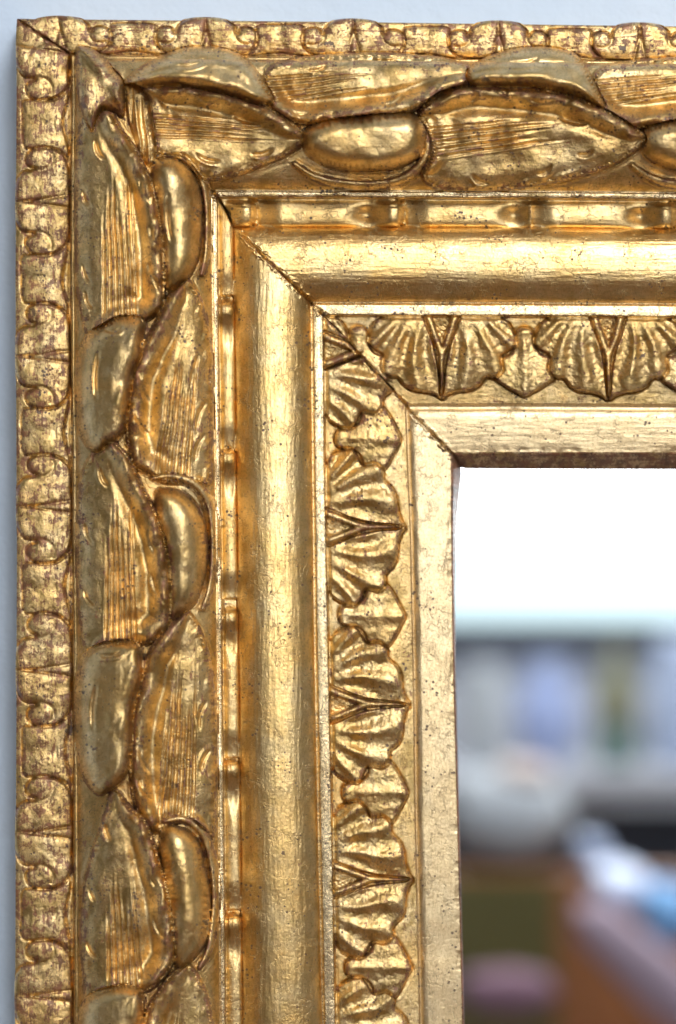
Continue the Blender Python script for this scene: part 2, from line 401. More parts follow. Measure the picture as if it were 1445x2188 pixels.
# inner chain
organic('leaf', lm, M1, flutes=[(368,1015,395,770,82,63.96,6,8)], axis=(365,1015,400,600), rise=20, **leafo)
organic('leaf', lm, M2, flutes=[(376,1760,392,1440,84,65.52,6,8)], axis=(370,1760,400,1311), rise=20, **leafo)
organic('leaf', lm, M3, flutes=[(376,2512,392,2192,84,65.52,6,8)], axis=(370,2512,400,2063), rise=20, **leafo)
for q, rm in ((Q1, [(330,336),(366,328),(408,348),(433,379),(444,420),(447,470),(443,540),(430,590)]),
              (Q2, [(326,1022),(362,1017),(405,1027),(434,1050),(452,1087),(459,1137),(458,1202),(450,1256),(432,1305)]),
              (Q3, [(352,1755),(389,1750),(424,1769),(444,1802),(458,1856),(463,1910),(459,1964),(447,2029),(424,2072)]),
              (Q4, sh([(352,1755),(389,1750),(424,1769),(444,1802),(458,1856),(463,1910),(459,1964),(447,2029),(424,2072)], 2, 742))):
    rim(lm, rm, 20, 24, 14)
    cx = sum(a for a, b in q)/len(q)
    rm2 = [(a-(9 if i > 1 else 3)-(3 if 3 < i < 8 else 0), b+(13 if i < 4 else 2)) for i, (a, b) in enumerate(rm)]
    organic('bud', lm, q, axis=None, **podo)
# outer chain
organic('leaf', lm, L1, flutes=[(256,692,248,400,82,63.96,6,8)], axis=(256,690,235,235), rise=18, **{**leafo, 'side_dir': (1, 0), 'lift': 16})
organic('leaf', lm, L2, flutes=[(258,1376,254,1085,76,59.28,6,8)], axis=(258,1376,232,943), rise=20, **{**leafo, 'side_dir': (1, 0), 'lift': 16})
organic('leaf', lm, L3, flutes=[(268,2122,256,1890,84,65.52,6,8)], axis=(265,2120,245,1690), rise=20, **{**leafo, 'side_dir': (1, 0), 'lift': 16})
organic('leaf', lm, L4, flutes=[(268,2860,256,2628,84,65.52,6,8)], axis=(265,2858,245,2428), rise=20, **{**leafo, 'side_dir': (1, 0)})
for p in (P1, P2, P3): organic('bud', lm, p, **{**podo, 'crest': 12, 'side_dir': (1, 0)})
# ------------------------------------------------------------------ laurel carving, top rail
U1 = [(271,176),(307,145),(358,119),(410,105),(461,106),(507,118),(538,143),(560,174),(582,212),(553,219),(512,206),(461,192),(399,181),(348,178),(307,181)]
W1 = [(307,186),(360,180),(435,186),(512,206),(563,226),(614,258),(650,292),(635,312),(604,333),(563,349),(512,369),(461,381),(435,379),(412,350),(388,330),(340,324),(322,300),(318,256),(307,215)]
V1 = [(565,172),(590,140),(640,127),(705,121),(807,117),(910,123),(961,131),(1007,147),(1010,160),(990,180),(961,195),(910,220),(848,243),(782,251),(705,259),(655,263),(614,255),(579,228)]
X1 = [(652,288),(680,266),(760,252),(850,245),(885,248),(903,270),(905,300),(890,335),(850,354),(807,360),(740,360),(690,345),(657,322)]
U2 = [(1005,148),(1038,128),(1094,110),(1145,105),(1197,110),(1232,123),(1258,159),(1278,200),(1289,226),(1248,206),(1191,191),(1140,182),(1063,180),(1008,178)]
W2 = [(898,240),(930,207),(960,193),(1012,183),(1089,187),(1166,195),(1217,205),(1268,225),(1319,251),(1355,276),(1379,296),(1355,322),(1319,343),(1268,364),(1217,379),(1140,392),(1063,403),(987,406),(925,396),(905,372),(918,345),(925,310),(915,275)]
rmX = [(630,350),(665,374),(705,388),(770,396),(840,390),(890,362),(914,320),(910,280)]
organic('leaf', tm, V1, flutes=[(572,192,770,168,62,48.36,5,8)], axis=(572,190,1010,150), rise=20, **{**leafo, 'roll': 7, 'R': 55, 'side_dir': (0, 1)})
organic('leaf', tm, sh(V1, 699, 8), flutes=[(1271,200,1470,176,62,48.36,5,8)], axis=(1271,198,1709,158), rise=20, **{**leafo, 'roll': 7, 'R': 55, 'side_dir': (0, 1)})
organic('leaf', tm, W1, flutes=[(326,268,560,282,56,43.68,5,8)], axis=(330,270,650,292), rise=18, **{**leafo, 'R': 60, 'side_dir': (0, -1)})
for dx in (0, 722):
    rim(tm, sh(rmX, dx, 3*(dx > 0)), 22, 20, 13)
    organic('bud', tm, sh(X1, dx, 3*(dx > 0)), **{**podo, 'R': 52})
organic('leaf', tm, W2, flutes=[(922,306,1180,276,78,60.84,5,8)], axis=(925,305,1378,296), rise=18, **{**leafo, 'side_dir': (0, -1)})
organic('bud', tm, U1, **{**podo, 'R': 45, 'crest': 10, 'side_dir': (0, 1)})
organic('bud', tm, U2, **{**podo, 'R': 45, 'crest': 10, 'side_dir': (0, 1)})
organic('leaf', lm, [(274,184),(296,188),(316,215),(322,262),(330,318),(322,352),(305,330),(290,290),(278,250),(272,212)], lift=3, T=6, A=12, R=30, roll=2, wear=.5,
        flutes=[(300,350,288,190,44,34.32,2,8)])
C1 = [(166,100),(179,100),(199,106),(224,124),(243,147),(262,168),(268,190),(269,220),(262,250),(245,242),(222,236),(206,255),(197,282),(187,268),(175,240),(168,208),(163,166),(161,125)]
pid = organic('leaf', lm, C1, lift=12, valley=0, absb=lambda x, y: 118+52*sstep(95, 250, y)-.25*(x-200), T=14, A=46, R=46, roll=4, crest=14, side_dir=(.8, -.5), grow=1, wear=.8, axis=(225,250,175,100), rise=10)
# the corner leaf's tip overhangs the outer moulding
# gouge strokes along the leaf edges
for c in [(178,405,196,445),(176,560,196,610),(182,622,200,665),(300,380,318,430),(322,480,338,530),(318,560,346,620),(205,300,222,340),
          (182,1120,200,1165),(178,1255,205,1300),(318,1130,338,1190),(326,1230,352,1290),(215,1000,232,1040),
          (190,1880,205,1930),(185,2010,210,2050),(318,1850,338,1900),(330,1960,356,2010),(225,1760,238,1800),
          (300,800,318,860),(290,880,318,930),(425,760,412,830),(440,860,420,920),(436,930,418,985),
          (300,1600,318,1650),(296,1660,322,1710),(440,1500,425,1560),(452,1600,430,1650),
          (660,150,700,138),(820,225,862,205),(900,205,940,180),(690,240,740,236),(620,235,660,243),
          (1005,215,1020,195),(1070,200,1085,190),(1130,212,1190,214),(1200,250,1260,262),(1010,375,1045,392),(1150,372,1180,352),(1235,330,1270,322),
          (420,205,470,214),(500,245,560,262),(540,330,585,318),(420,330,470,345),(380,140,440,128),(1090,135,1150,125),
          (360,420,368,520),(210,760,206,850),(205,1470,200,1560),(225,705,262,700),(215,1400,262,1392)]:
    cut(*c, wd=4.0, dep=6, bow=5)
# bulging silhouette beside each dart
for r, dl in ((RL, [100, 430, 762, 1083, 1432, 1780, 2129]), (RT, [128, 440, 756, 1066, 1368])):
    q = np.clip(1-(r.across-r.line(0, r.along))/22, 0, 1)*(r.k == 0)
    tot = 0
    for v0 in dl: tot = tot+np.clip(1-((r.along-v0)/(52))**2, 0, 1)**.7
    amt = (2 if r.left else 8)*tot*q
    if r.left: r.x = r.x-amt
    else: r.y = r.y-amt
# ------------------------------------------------------------------ hand-made unevenness, mitre joint
for r in rails:
    plain = r.k >= 3
    r.H += np.where(plain, .8, 1.6)*fbm(r.x/70, r.y/70, 2)
    al = r.along; ac = r.across
    r.H += np.where(plain, .35, .15)*fbm(ac/4.0, al/45.0, 2)         # planing and burnishing ridges along the rail
    r.H += .15*fbm(r.x/5, r.y/5, 2)
    lau = (r.k == 1) | (r.k == 2)
    ragged = 1+1.1*fbm(r.x/12, r.y/12)
    dep = np.where(lau, 0, np.where(r.k == 0, 9, 6))*np.clip(ragged, .3, 2)
    r.H -= dep*np.exp(-(r.dm/(2.2+1.6*fbm(r.x/18, r.y/18)))**2)
    r.H += np.where(lau, 0, 4.0)*np.clip(fbm(r.x/7, r.y/7, 2), 0, 1)*np.exp(-((r.dm-7)/5)**2)
    r.H += np.where(lau, 0, 1)*2.0*np.exp(-((r.dm-6)/4)**2)*fbm(r.x/6, r.y/6)
    # worn nicks on the sight edge
    ed = np.exp(-((r.k+r.f-10.0)/.12)**2)
    r.H -= ed*5*np.clip(fbm(al/30, ac/30)-.1, 0, 1)
# ------------------------------------------------------------------ convexity drives where the leaf is rubbed through
def blur(a, n):
    for _ in range(n):
        b = a.copy(); b[1:-1] = (a[:-2]+2*a[1:-1]+a[2:])/4; a = b.copy()
        b[:, 1:-1] = (a[:, :-2]+2*a[:, 1:-1]+a[:, 2:])/4; a = b
    return a
bnd = {}
for r in rails:      # carver's V-cut along every outline, broken brown patches coloured along the cuts
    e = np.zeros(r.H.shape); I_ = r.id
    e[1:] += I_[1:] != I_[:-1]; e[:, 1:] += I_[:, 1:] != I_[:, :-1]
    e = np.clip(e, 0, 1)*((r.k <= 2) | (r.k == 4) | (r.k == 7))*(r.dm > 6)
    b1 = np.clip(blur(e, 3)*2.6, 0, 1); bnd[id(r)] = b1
    r.H -= np.where(r.k == 2, 0.0, np.where(r.k == 0, 2.5, 3.0))*b1*(.8+.5*fbm(r.x/20, r.y/20))
for r in rails:
    cv = r.H-blur(r.H, 14)
    r.wear = np.clip(r.wear+np.clip(cv/12, -.15, .28), 0, 1)
    e = (r.k == 10) | ((r.k == 9) & (r.f > .96))
    r.wear = np.where(e, 1.9 if r.left else 1.1, r.wear)  # inner sight edge darkened in colour to stand for its shade, deeper on the left
    lau = (r.k == 1) | (r.k == 2)
    r.wear = r.wear+np.where(lau, 0, .6)*np.exp(-(r.dm/4.5)**2)*np.clip(.5+1.4*fbm(r.x/9, r.y/9), 0, 1.5)
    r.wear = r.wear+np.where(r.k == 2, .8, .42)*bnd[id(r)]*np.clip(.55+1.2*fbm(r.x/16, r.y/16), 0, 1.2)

# ------------------------------------------------------------------ materials
def mat(name):
    m = bpy.data.materials.new(name); m.use_nodes = True
    nt = m.node_tree; b = nt.nodes['Principled BSDF']
    return m, nt, b
def simple(name, col, rough=.6, metal=0, emit=None, es=0, noise=0, ns=20):
    m, nt, b = mat(name)
    b.inputs['Base Color'].default_value = (*col, 1); b.inputs['Roughness'].default_value = rough
    b.inputs['Metallic'].default_value = metal
    if emit: b.inputs['Emission Color'].default_value = (*emit, 1); b.inputs['Emission Strength'].default_value = es
    if noise:
        n = nt.nodes.new('ShaderNodeTexNoise'); n.inputs['Scale'].default_value = ns; n.inputs['Detail'].default_value = 6
        tc = nt.nodes.new('ShaderNodeTexCoord'); nt.links.new(tc.outputs['Object'], n.inputs['Vector'])
        r = nt.nodes.new('ShaderNodeMix'); r.data_type = 'RGBA'
        r.inputs['A'].default_value = (*[c*(1-noise) for c in col], 1); r.inputs['B'].default_value = (*[min(1, c*(1+noise)) for c in col], 1)
        nt.links.new(n.outputs['Fac'], r.inputs['Factor']); nt.links.new(r.outputs['Result'], b.inputs['Base Color'])
    return m
class NT:
    def __init__(s, nt): s.nt = nt
    def n(s, t, **kw):
        o = s.nt.nodes.new(t)
        for k, v in kw.items():
            if k in o.inputs.keys(): s.put(o.inputs[k], v)
            else: setattr(o, k, v)
        return o
    def put(s, i, v):
        if isinstance(v, bpy.types.NodeSocket): s.nt.links.new(v, i)
        else: i.default_value = v
    def math(s, op, a, b=0.0, c=None, clamp=False):
        o = s.nt.nodes.new('ShaderNodeMath'); o.operation = op; o.use_clamp = clamp
        s.put(o.inputs[0], a); s.put(o.inputs[1], b)
        if c is not None: s.put(o.inputs[2], c)
        return o.outputs[0]
    def ramp(s, v, lo, hi, a=0.0, b=1.0):
        o = s.nt.nodes.new('ShaderNodeMapRange'); o.interpolation_type = 'SMOOTHSTEP'
        s.put(o.inputs['Value'], v); s.put(o.inputs['From Min'], lo); s.put(o.inputs['From Max'], hi)
        o.inputs['To Min'].default_value = a; o.inputs['To Max'].default_value = b
        return o.outputs[0]
    def mix(s, f, a, b):
        o = s.nt.nodes.new('ShaderNodeMix'); o.data_type = 'RGBA'
        s.put(o.inputs['Factor'], f); s.put(o.inputs['A'], a); s.put(o.inputs['B'], b); return o.outputs['Result']
    def noise(s, vec, scale, detail=4, rough=.55, dist=0):
        o = s.nt.nodes.new('ShaderNodeTexNoise'); s.put(o.inputs['Vector'], vec)
        o.inputs['Scale'].default_value = scale; o.inputs['Detail'].default_value = detail
        o.inputs['Roughness'].default_value = rough; o.inputs['Distortion'].default_value = dist
        return o.outputs['Fac']
    def scale(s, vec, x, y, z=1):
        o = s.nt.nodes.new('ShaderNodeVectorMath'); o.operation = 'MULTIPLY'
        s.put(o.inputs[0], vec); o.inputs[1].default_value = (x, y, z); return o.outputs[0]
    def vor(s, vec, scale, feature='F1', rnd=1):
        o = s.nt.nodes.new('ShaderNodeTexVoronoi'); o.feature = feature
        s.put(o.inputs['Vector'], vec); o.inputs['Scale'].default_value = scale; o.inputs['Randomness'].default_value = rnd
        return o
def rgb(r, g, b): return (r, g, b, 1)
def gilding():
    m, nt, b = mat('water_gilding'); N = NT(nt)
    uv = N.n('ShaderNodeUVMap'); uv.uv_map = 'run'; V = uv.outputs[0]      # u along the rail, v across, in 100-unit steps
    at = nt.nodes.new('ShaderNodeAttribute'); at.attribute_name = 'wear'; W = at.outputs['Fac']  # rubbed leaf, plus the shade painted on the sight edge
    broad = N.noise(V, .9, 4, .6); mid = N.noise(V, 5, 5, .6)
    streak = N.noise(N.scale(V, 1.1, 10.5), 1.6, 6, .7, .3)
    streak2 = N.noise(N.scale(V, 3.0, 34), 1.0, 4, .7)
    grain = N.noise(V, 20, 5, .75)
    # gold of varying karat and varnish
    col = N.mix(N.ramp(broad, .35, .65), rgb(.82, .53, .20), rgb(.78, .57, .28))
    col = N.mix(N.math('MULTIPLY', N.ramp(mid, .45, .75), .45), col, rgb(.55, .38, .12))
    col = N.mix(N.math('MULTIPLY', N.ramp(N.noise(V, 2.1, 5, .7, .5), .55, .72), .35), col, rgb(.78, .40, .08))
    at2 = nt.nodes.new('ShaderNodeAttribute'); at2.attribute_name = 'matte'; MT = at2.outputs['Fac']
    pale = N.ramp(N.math('ABSOLUTE', N.math('SUBTRACT', MT, .5)), .22, .30)     # fillets and sight edge carry a paler leaf
    col = N.mix(N.math('MULTIPLY', pale, .62), col, rgb(.80, .65, .42))
    # bole where the leaf is rubbed, and as shade painted on the sight edge
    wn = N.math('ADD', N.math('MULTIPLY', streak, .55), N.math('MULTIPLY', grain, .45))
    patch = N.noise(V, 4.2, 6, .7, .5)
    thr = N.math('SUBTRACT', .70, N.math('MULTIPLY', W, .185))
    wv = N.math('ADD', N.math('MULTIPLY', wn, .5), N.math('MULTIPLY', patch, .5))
    worn_shade = N.ramp(wv, N.math('SUBTRACT', thr, .045), N.math('ADD', thr, .012))
    worn_shade = N.math('MULTIPLY', worn_shade, .9)
    # little flyspecks and pits
    v1 = N.vor(V, 5.2); v2 = N.vor(N.scale(V, 1, 1.0), 9)
    rad1 = N.math('MULTIPLY', N.ramp(N.noise(V, 1.0, 3), .48, .66), .14)
    s1 = N.math('LESS_THAN', v1.outputs['Distance'], rad1)
    rad2 = N.math('MULTIPLY', N.ramp(N.noise(V, 1.6, 4), .46, .66), .28)
    s2 = N.math('LESS_THAN', v2.outputs['Distance'], rad2)
    wob_ = N.n('ShaderNodeVectorMath', operation='ADD'); N.put(wob_.inputs[0], V)
    wn_ = nt.nodes.new('ShaderNodeTexNoise'); N.put(wn_.inputs['Vector'], V); wn_.inputs['Scale'].default_value = 9; wn_.inputs['Detail'].default_value = 3
    N.put(wob_.inputs[1], N.scale(wn_.outputs['Color'], .12, .12))
    v3 = N.vor(wob_.outputs[0], 1.15)
    s3 = N.math('LESS_THAN', v3.outputs['Distance'], N.math('MULTIPLY', N.ramp(N.noise(V, .8, 3), .5, .62), N.math('MULTIPLY', W, .16)))
    speck = N.math('MAXIMUM', N.math('MAXIMUM', s1, s2), s3)
    # fine craquelure
    dv = N.n('ShaderNodeVectorMath', operation='ADD'); N.put(dv.inputs[0], V)
    nn = nt.nodes.new('ShaderNodeTexNoise'); N.put(nn.inputs['Vector'], V); nn.inputs['Scale'].default_value = 4; nn.inputs['Detail'].default_value = 4
    sc2 = N.scale(nn.outputs['Color'], .35, .35); N.put(dv.inputs[1], sc2)
    ce = N.vor(dv.outputs[0], 3.1, 'DISTANCE_TO_EDGE').outputs['Distance']
    ce2 = N.vor(N.scale(dv.outputs[0], .22, 1.5), 8.0, 'DISTANCE_TO_EDGE').outputs['Distance']
    crk = N.math('MULTIPLY', N.math('SUBTRACT', .6, N.ramp(ce, .008, .045, 0, .6)), N.ramp(N.noise(V, 1.7, 3), .48, .62))
    crk2 = N.math('MULTIPLY', N.math('SUBTRACT', 1, N.ramp(ce2, .02, .10)), N.ramp(N.noise(V, 3.1, 3), .5, .66))
    crack = N.math('MAXIMUM', crk, N.math('MULTIPLY', crk2, .55))
    fine = N.ramp(streak2, .58, .72)
    bole = N.mix(N.ramp(mid, .4, .6), rgb(.12, .040, .018), rgb(.26, .095, .045))
    fc = N.math('MULTIPLY', N.math('MULTIPLY', fine, N.ramp(N.noise(N.scale(V, .5, 3.0), 1.2, 3), .4, .6, .35, 1)), .75)
    pat = N.math('MULTIPLY', N.ramp(N.noise(N.scale(V, 1, 1.4), 1.5, 6, .72, .8), .44, .62), N.ramp(W, .30, .60, .05, .80))
    col = N.mix(pat, col, rgb(.44, .29, .095))
    col = N.mix(N.math('MULTIPLY', N.ramp(grain, .50, .64), .42), col, rgb(.36, .21, .08))
    col = N.mix(fc, col, rgb(.34, .20, .09))
    col = N.mix(worn_shade, col, bole)
    col = N.mix(N.math('MULTIPLY', crack, .7), col, rgb(.10, .05, .025))
    col = N.mix(N.math('MULTIPLY', speck, .85), col, rgb(.06, .025, .016))
    nt.links.new(col, b.inputs['Base Color'])
    met = N.math('SUBTRACT', 1, N.math('MAXIMUM', N.math('MULTIPLY', worn_shade, .75), N.math('MAXIMUM', N.math('MULTIPLY', crack, .6), speck)), clamp=True)
    nt.links.new(met, b.inputs['Metallic'])
    rg = N.math('ADD', N.math('ADD', .13, N.math('MULTIPLY', grain, .14)), N.math('MULTIPLY', mid, .12))
    nt.links.new(N.math('ADD', rg, N.math('MULTIPLY', at2.outputs['Fac'], .17)), b.inputs['Roughness'])
    b.inputs['Coat Weight'].default_value = .10; b.inputs['Coat Roughness'].default_value = .25
    sk_ = N.math('MULTIPLY', N.math('SUBTRACT', 1.0, W, clamp=True), 1.15)
    h = N.math('ADD', N.math('MULTIPLY', grain, N.ramp(W, .36, .62, .45, .95)), N.math('MULTIPLY', N.math('MULTIPLY', streak, .9), sk_))
    h = N.math('ADD', h, N.math('MULTIPLY', N.math('MULTIPLY', streak2, .5), sk_))
    h = N.math('ADD', h, N.math('MULTIPLY', N.math('MULTIPLY', N.noise(V, 11, 4, .65), 1.5), N.ramp(W, .36, .62, .07, 1.1)))
    h = N.math('SUBTRACT', h, N.math('MULTIPLY', worn_shade, .35))
    h = N.math('SUBTRACT', h, N.math('MULTIPLY', crack, .6))
    h = N.math('SUBTRACT', h, N.math('MULTIPLY', speck, .8))
    bp = nt.nodes.new('ShaderNodeBump'); bp.inputs['Strength'].default_value = 1.0; bp.inputs['Distance'].default_value = U*.95
    nt.links.new(h, bp.inputs['Height']); nt.links.new(bp.outputs['Normal'], b.inputs['Normal'])
    return m
gold = gilding()

# ------------------------------------------------------------------ build the frame's meshes
col_main = scene.collection
def link(o, parent=None):
    col_main.objects.link(o)
    if parent: o.parent = parent
    return o
def empty(name, loc=(0, 0, 0)):
    o = bpy.data.objects.new(name, None); o.location = loc; o.empty_display_size = .02; link(o); return o
def tag(o, label=None, cat=None, group=None, kind=None):
    if label: o['label'] = label
    if cat: o['category'] = cat
    if group: o['group'] = group
    if kind: o['kind'] = kind
    return o
def to_world(x, y, h):
    k = (D-h)/D
    return np.stack([(x-CX)*U*k, -h*U, ZC-(y-CY)*U*k], -1)
def mesh_from(name, verts, faces, uv=None, wear=None, matte=None, smooth=True, parent=None, m=None):
    me = bpy.data.meshes.new(name)
    me.vertices.add(len(verts)); me.vertices.foreach_set('co', np.asarray(verts, np.float32).ravel())
    nf = len(faces); me.loops.add(nf*4); me.polygons.add(nf)
    me.loops.foreach_set('vertex_index', np.asarray(faces, np.int32).ravel())
    me.polygons.foreach_set('loop_start', np.arange(nf, dtype=np.int32)*4)
    me.polygons.foreach_set('use_smooth', np.full(nf, smooth))
    me.update(calc_edges=True)
    if uv is not None:
        l = me.uv_layers.new(name='run'); l.data.foreach_set('uv', uv[faces.ravel()].astype(np.float32).ravel())
    if wear is not None:
        a = me.attributes.new('wear', 'FLOAT', 'POINT'); a.data.foreach_set('value', wear.astype(np.float32))  # also carries the sight edge's painted shade
    if matte is not None:
        a = me.attributes.new('matte', 'FLOAT', 'POINT'); a.data.foreach_set('value', matte.astype(np.float32))
    if m: me.materials.append(m)
    o = bpy.data.objects.new(name, me); link(o, parent); return o
frame = empty('gilded_mirror', (0, 0, 0))
tag(frame, 'carved gilt wood mirror frame with laurel leaf moulding, on a pale blue wall', 'mirror')
Vs, Fs, Is, UVs, Ws, off = [], [], [], [], [], 0
for r in rails:
    nr = r.x.shape[0]
    # return of the outer edge down to the wall, in three steps
    ex, ey, eh, eu, ev = [], [], [], [], []
    sx, sy = (1, 0) if r.left else (0, 1)
    for dx, hh in ((26, -74), (16, 0), (3.0, 62)):
        ex.append(r.x[:, :1]+dx*sx); ey.append(r.y[:, :1]+dx*sy); eh.append(np.full((nr, 1), float(hh)))
    X = np.hstack(ex+[r.x]); Y = np.hstack(ey+[r.y]); H = np.hstack(eh+[r.H])
    AC = np.hstack([r.across[:, :1]-120, r.across[:, :1]-60, r.across[:, :1]-12, r.across])
    AL = np.hstack([r.along[:, :1]]*3+[r.along]); WR = np.hstack([r.wear[:, :1]]*3+[r.wear])
    # neighbouring stretches of gold leaf differ, so each moulding shifts its grain
    base_id = np.hstack([r.id[:, :1]]*3+[r.id])
    P = to_world(X, Y, H).reshape(-1, 3)
    nc = X.shape[1]
    idx = np.arange(nr*nc).reshape(nr, nc)+off
    q = np.stack([idx[:-1, :-1], idx[:-1, 1:], idx[1:, 1:], idx[1:, :-1]], -1)
    if r.left: q = q[..., ::-1]
    qi = np.maximum(base_id[:-1, :-1], base_id[1:, 1:])
    Vs.append(P); Fs.append(q.reshape(-1, 4)); Is.append(qi.ravel())
    UVs.append(np.stack([AL.ravel()/100+(0 if r.left else 37.3), AC.ravel()/100], -1)); Ws.append(WR.ravel()); off += nr*nc
V = np.vstack(Vs); F = np.vstack(Fs); I = np.concatenate(Is); UVc = np.vstack(UVs); WRc = np.concatenate(Ws)
MTc = np.concatenate([np.hstack([r.matte[:, :1]]*3+[r.matte]).ravel() for r in rails])
order = np.argsort(I, kind='stable'); I = I[order]; F = F[order]
starts = np.searchsorted(I, np.arange(len(pieces)+1))
made = {}
for pid, (nm, par, lab) in enumerate(pieces):
    f = F[starts[pid]:starts[pid+1]]
    if len(f) < (12 if par is not None else 1): 
        if len(f) == 0: continue
    u, inv = np.unique(f.ravel(), return_inverse=True)
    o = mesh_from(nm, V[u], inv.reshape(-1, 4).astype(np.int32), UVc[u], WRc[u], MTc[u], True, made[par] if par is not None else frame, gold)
    made[pid] = o
    if par is None: o['label'] = {'outer_moulding': 'scroll and dart outer moulding', 'laurel_moulding': 'rounded moulding of overlapping laurel leaves and buds', 'bead_moulding': 'narrow course of long beads', 'plain_moulding': 'plain burnished half-round moulding', 'fillet': 'thin bright flat fillet', 'fan_moulding': 'hollow moulding with fan leaves', 'sight_moulding': 'flat inner moulding beside the glass'}[nm]+(', upright side' if pid < 7 else ', top side')
# consistent outward normals are guaranteed by construction
gx0 = to_world(np.array(940.), np.array(960.), 0.)
g = 0.0
x0, x1, z1, z0 = (940-CX)*U, (XEND-CX)*U, ZC-(960-CY)*U, ZC-(YEND-CY)*U
mm, nt, b = mat('mirror_silvering'); b.inputs['Base Color'].default_value = (.93, .96, .97, 1); b.inputs['Metallic'].default_value = 1; b.inputs['Roughness'].default_value = .0
g0 = 13*U
v = [(x0, g0, z0), (x1, g0, z0), (x1, g0, z1), (x0, g0, z1), (x0, .0055, z0), (x1, .0055, z0), (x1, .0055, z1), (x0, .0055, z1)]
mesh_from('mirror_glass', v, np.array([[0,1,2,3],[5,4,7,6],[0,4,5,1],[1,5,6,2],[2,6,7,3],[3,7,4,0]]), parent=frame, m=mm, smooth=False)

# ------------------------------------------------------------------ wall and the room the glass looks into
import bmesh
def bm_obj(name, bm, m, parent=None, smooth=False, bev=0):
    if bev: bmesh.ops.bevel(bm, geom=list(bm.edges), offset=bev, segments=2, affect='EDGES', profile=.6)
    bmesh.ops.recalc_face_normals(bm, faces=bm.faces)
    me = bpy.data.meshes.new(name); bm.to_mesh(me); bm.free()
    for p in me.polygons: p.use_smooth = smooth
    me.materials.append(m); o = bpy.data.objects.new(name, me); link(o, parent); return o
def box(name, a, b_, m, parent=None, bev=0):
    bm = bmesh.new(); bmesh.ops.create_cube(bm, size=1)
    for vv in bm.verts:
        vv.co = [ (a[i]+b_[i])/2+vv.co[i]*(b_[i]-a[i]) for i in range(3)]
    return bm_obj(name, bm, m, parent, bev=bev)
def lathe(name, prof_, m, parent=None, loc=(0, 0, 0), seg=32, sc=(1, 1)):
    bm = bmesh.new(); rings = []
    for (rr, z) in prof_:
        rings.append([bm.verts.new((loc[0]+rr*sc[0]*math.cos(2*math.pi*i/seg), loc[1]+rr*sc[1]*math.sin(2*math.pi*i/seg), loc[2]+z)) for i in range(seg)])
    for a_, b2 in zip(rings, rings[1:]):
        for i in range(seg): bm.faces.new((a_[i], a_[(i+1) % seg], b2[(i+1) % seg], b2[i]))
    bm.faces.new(rings[0][::-1]); bm.faces.new(rings[-1])
    return bm_obj(name, bm, m, parent, smooth=True)
def seen(px, py, y):       # room point that the glass shows at a drawing position, y metres in front of the glass
    k = (y+D*U)/(D*U)*U
    return (px-CX)*k, ZC-(py-CY)*k

# plaster wall behind the frame
m, nt, b = mat('blue_plaster'); N = NT(nt)
tc = nt.nodes.new('ShaderNodeTexCoord'); O = tc.outputs['Object']
n1 = N.noise(O, 9, 4); n2 = N.noise(O, 160, 4, .6)
nt.links.new(N.mix(N.ramp(n1, .3, .7), rgb(.55, .65, .77), rgb(.60, .69, .80)), b.inputs['Base Color'])
b.inputs['Roughness'].default_value = .8
bp = nt.nodes.new('ShaderNodeBump'); bp.inputs['Distance'].default_value = .0009; bp.inputs['Strength'].default_value = .6
nt.links.new(N.math('ADD', n1, n2), bp.inputs['Height']); nt.links.new(bp.outputs['Normal'], b.inputs['Normal'])
YW = .0108
RX0, RX1, RY, RZ = -1.9, 2.6, -3.2, 2.7
tag(box('wall', (RX0, YW, 0), (RX1, YW+.12, RZ), m), kind='structure')
white = simple('ceiling_paint', (.5, .5, .5), .8); grey = simple('grey_paint', (.26, .22, .17), .8, noise=.08, ns=3)
dark = simple('dark_frame', (.045, .05, .06), .5); woodf = simple('brown_floor', (.16, .08, .035), .4, noise=.3, ns=4)
tag(box('floor', (RX0, RY, -.1), (RX1, YW, 0), woodf), kind='structure')
tag(box('ceiling', (RX0, RY, RZ), (RX1, YW, RZ+.1), white), kind='structure')
tag(box('wall', (RX0-.1, RY, 0), (RX0, YW, RZ), grey), kind='structure')
tag(box('wall', (RX1, RY, 0), (RX1+.1, YW, RZ), grey), kind='structure')
YB = 3.0
_, zs = seen(1200, 1330, YB)
wx0, wx1, wz1 = -.25, 1.75, 2.2
wl = simple('grey_wall_paint', (.62, .62, .66), .8, noise=.06, ns=3)
bwall = box('wall', (RX0, RY, 0), (RX1, -YB-.02, zs-.04), wl); tag(bwall, kind='structure')
for a_, b2 in (((RX0, RY, zs-.04), (wx0, -YB-.02, RZ)), ((wx1, RY, zs-.04), (RX1, -YB-.02, RZ)), ((wx0, RY, wz1), (wx1, -YB-.02, RZ))):
    o = box('wall_panel', a_, b2, wl, bwall)
win = empty('window', (.62, -YB, zs)); tag(win, 'wide bright window reflected as a white band at the top of the mirror glass', 'window')
glow = simple('daylit_blind', (.9, .9, .9), .6, emit=(.93, .97, 1.0), es=WINDOW_E)
def wbox(n, a_, b2, m_, **k):
    o = box(n, [a_[i]-win.location[i] for i in range(3)], [b2[i]-win.location[i] for i in range(3)], m_, win, **k); return o
wbox('pane', (wx0, -YB-.06, zs+.15), (wx1, -YB-.05, wz1), glow)
wbox('pane', (wx0, -YB-.045, zs), (wx1, -YB-.04, zs+.151), simple('dimmed_pane', (.6, .7, .7), .6, emit=(.62, .80, .84), es=1.15))  # added dimmer strip so the window's glow fades towards its lower edge
wbox('sill', (wx0-.05, -YB-.02, zs-.045), (wx1+.05, -YB+.05, zs), dark, bev=.004)
for xx in (wx0, wx1-.05): wbox('frame', (xx, -YB-.05, zs), (xx+.05, -YB, wz1), dark)
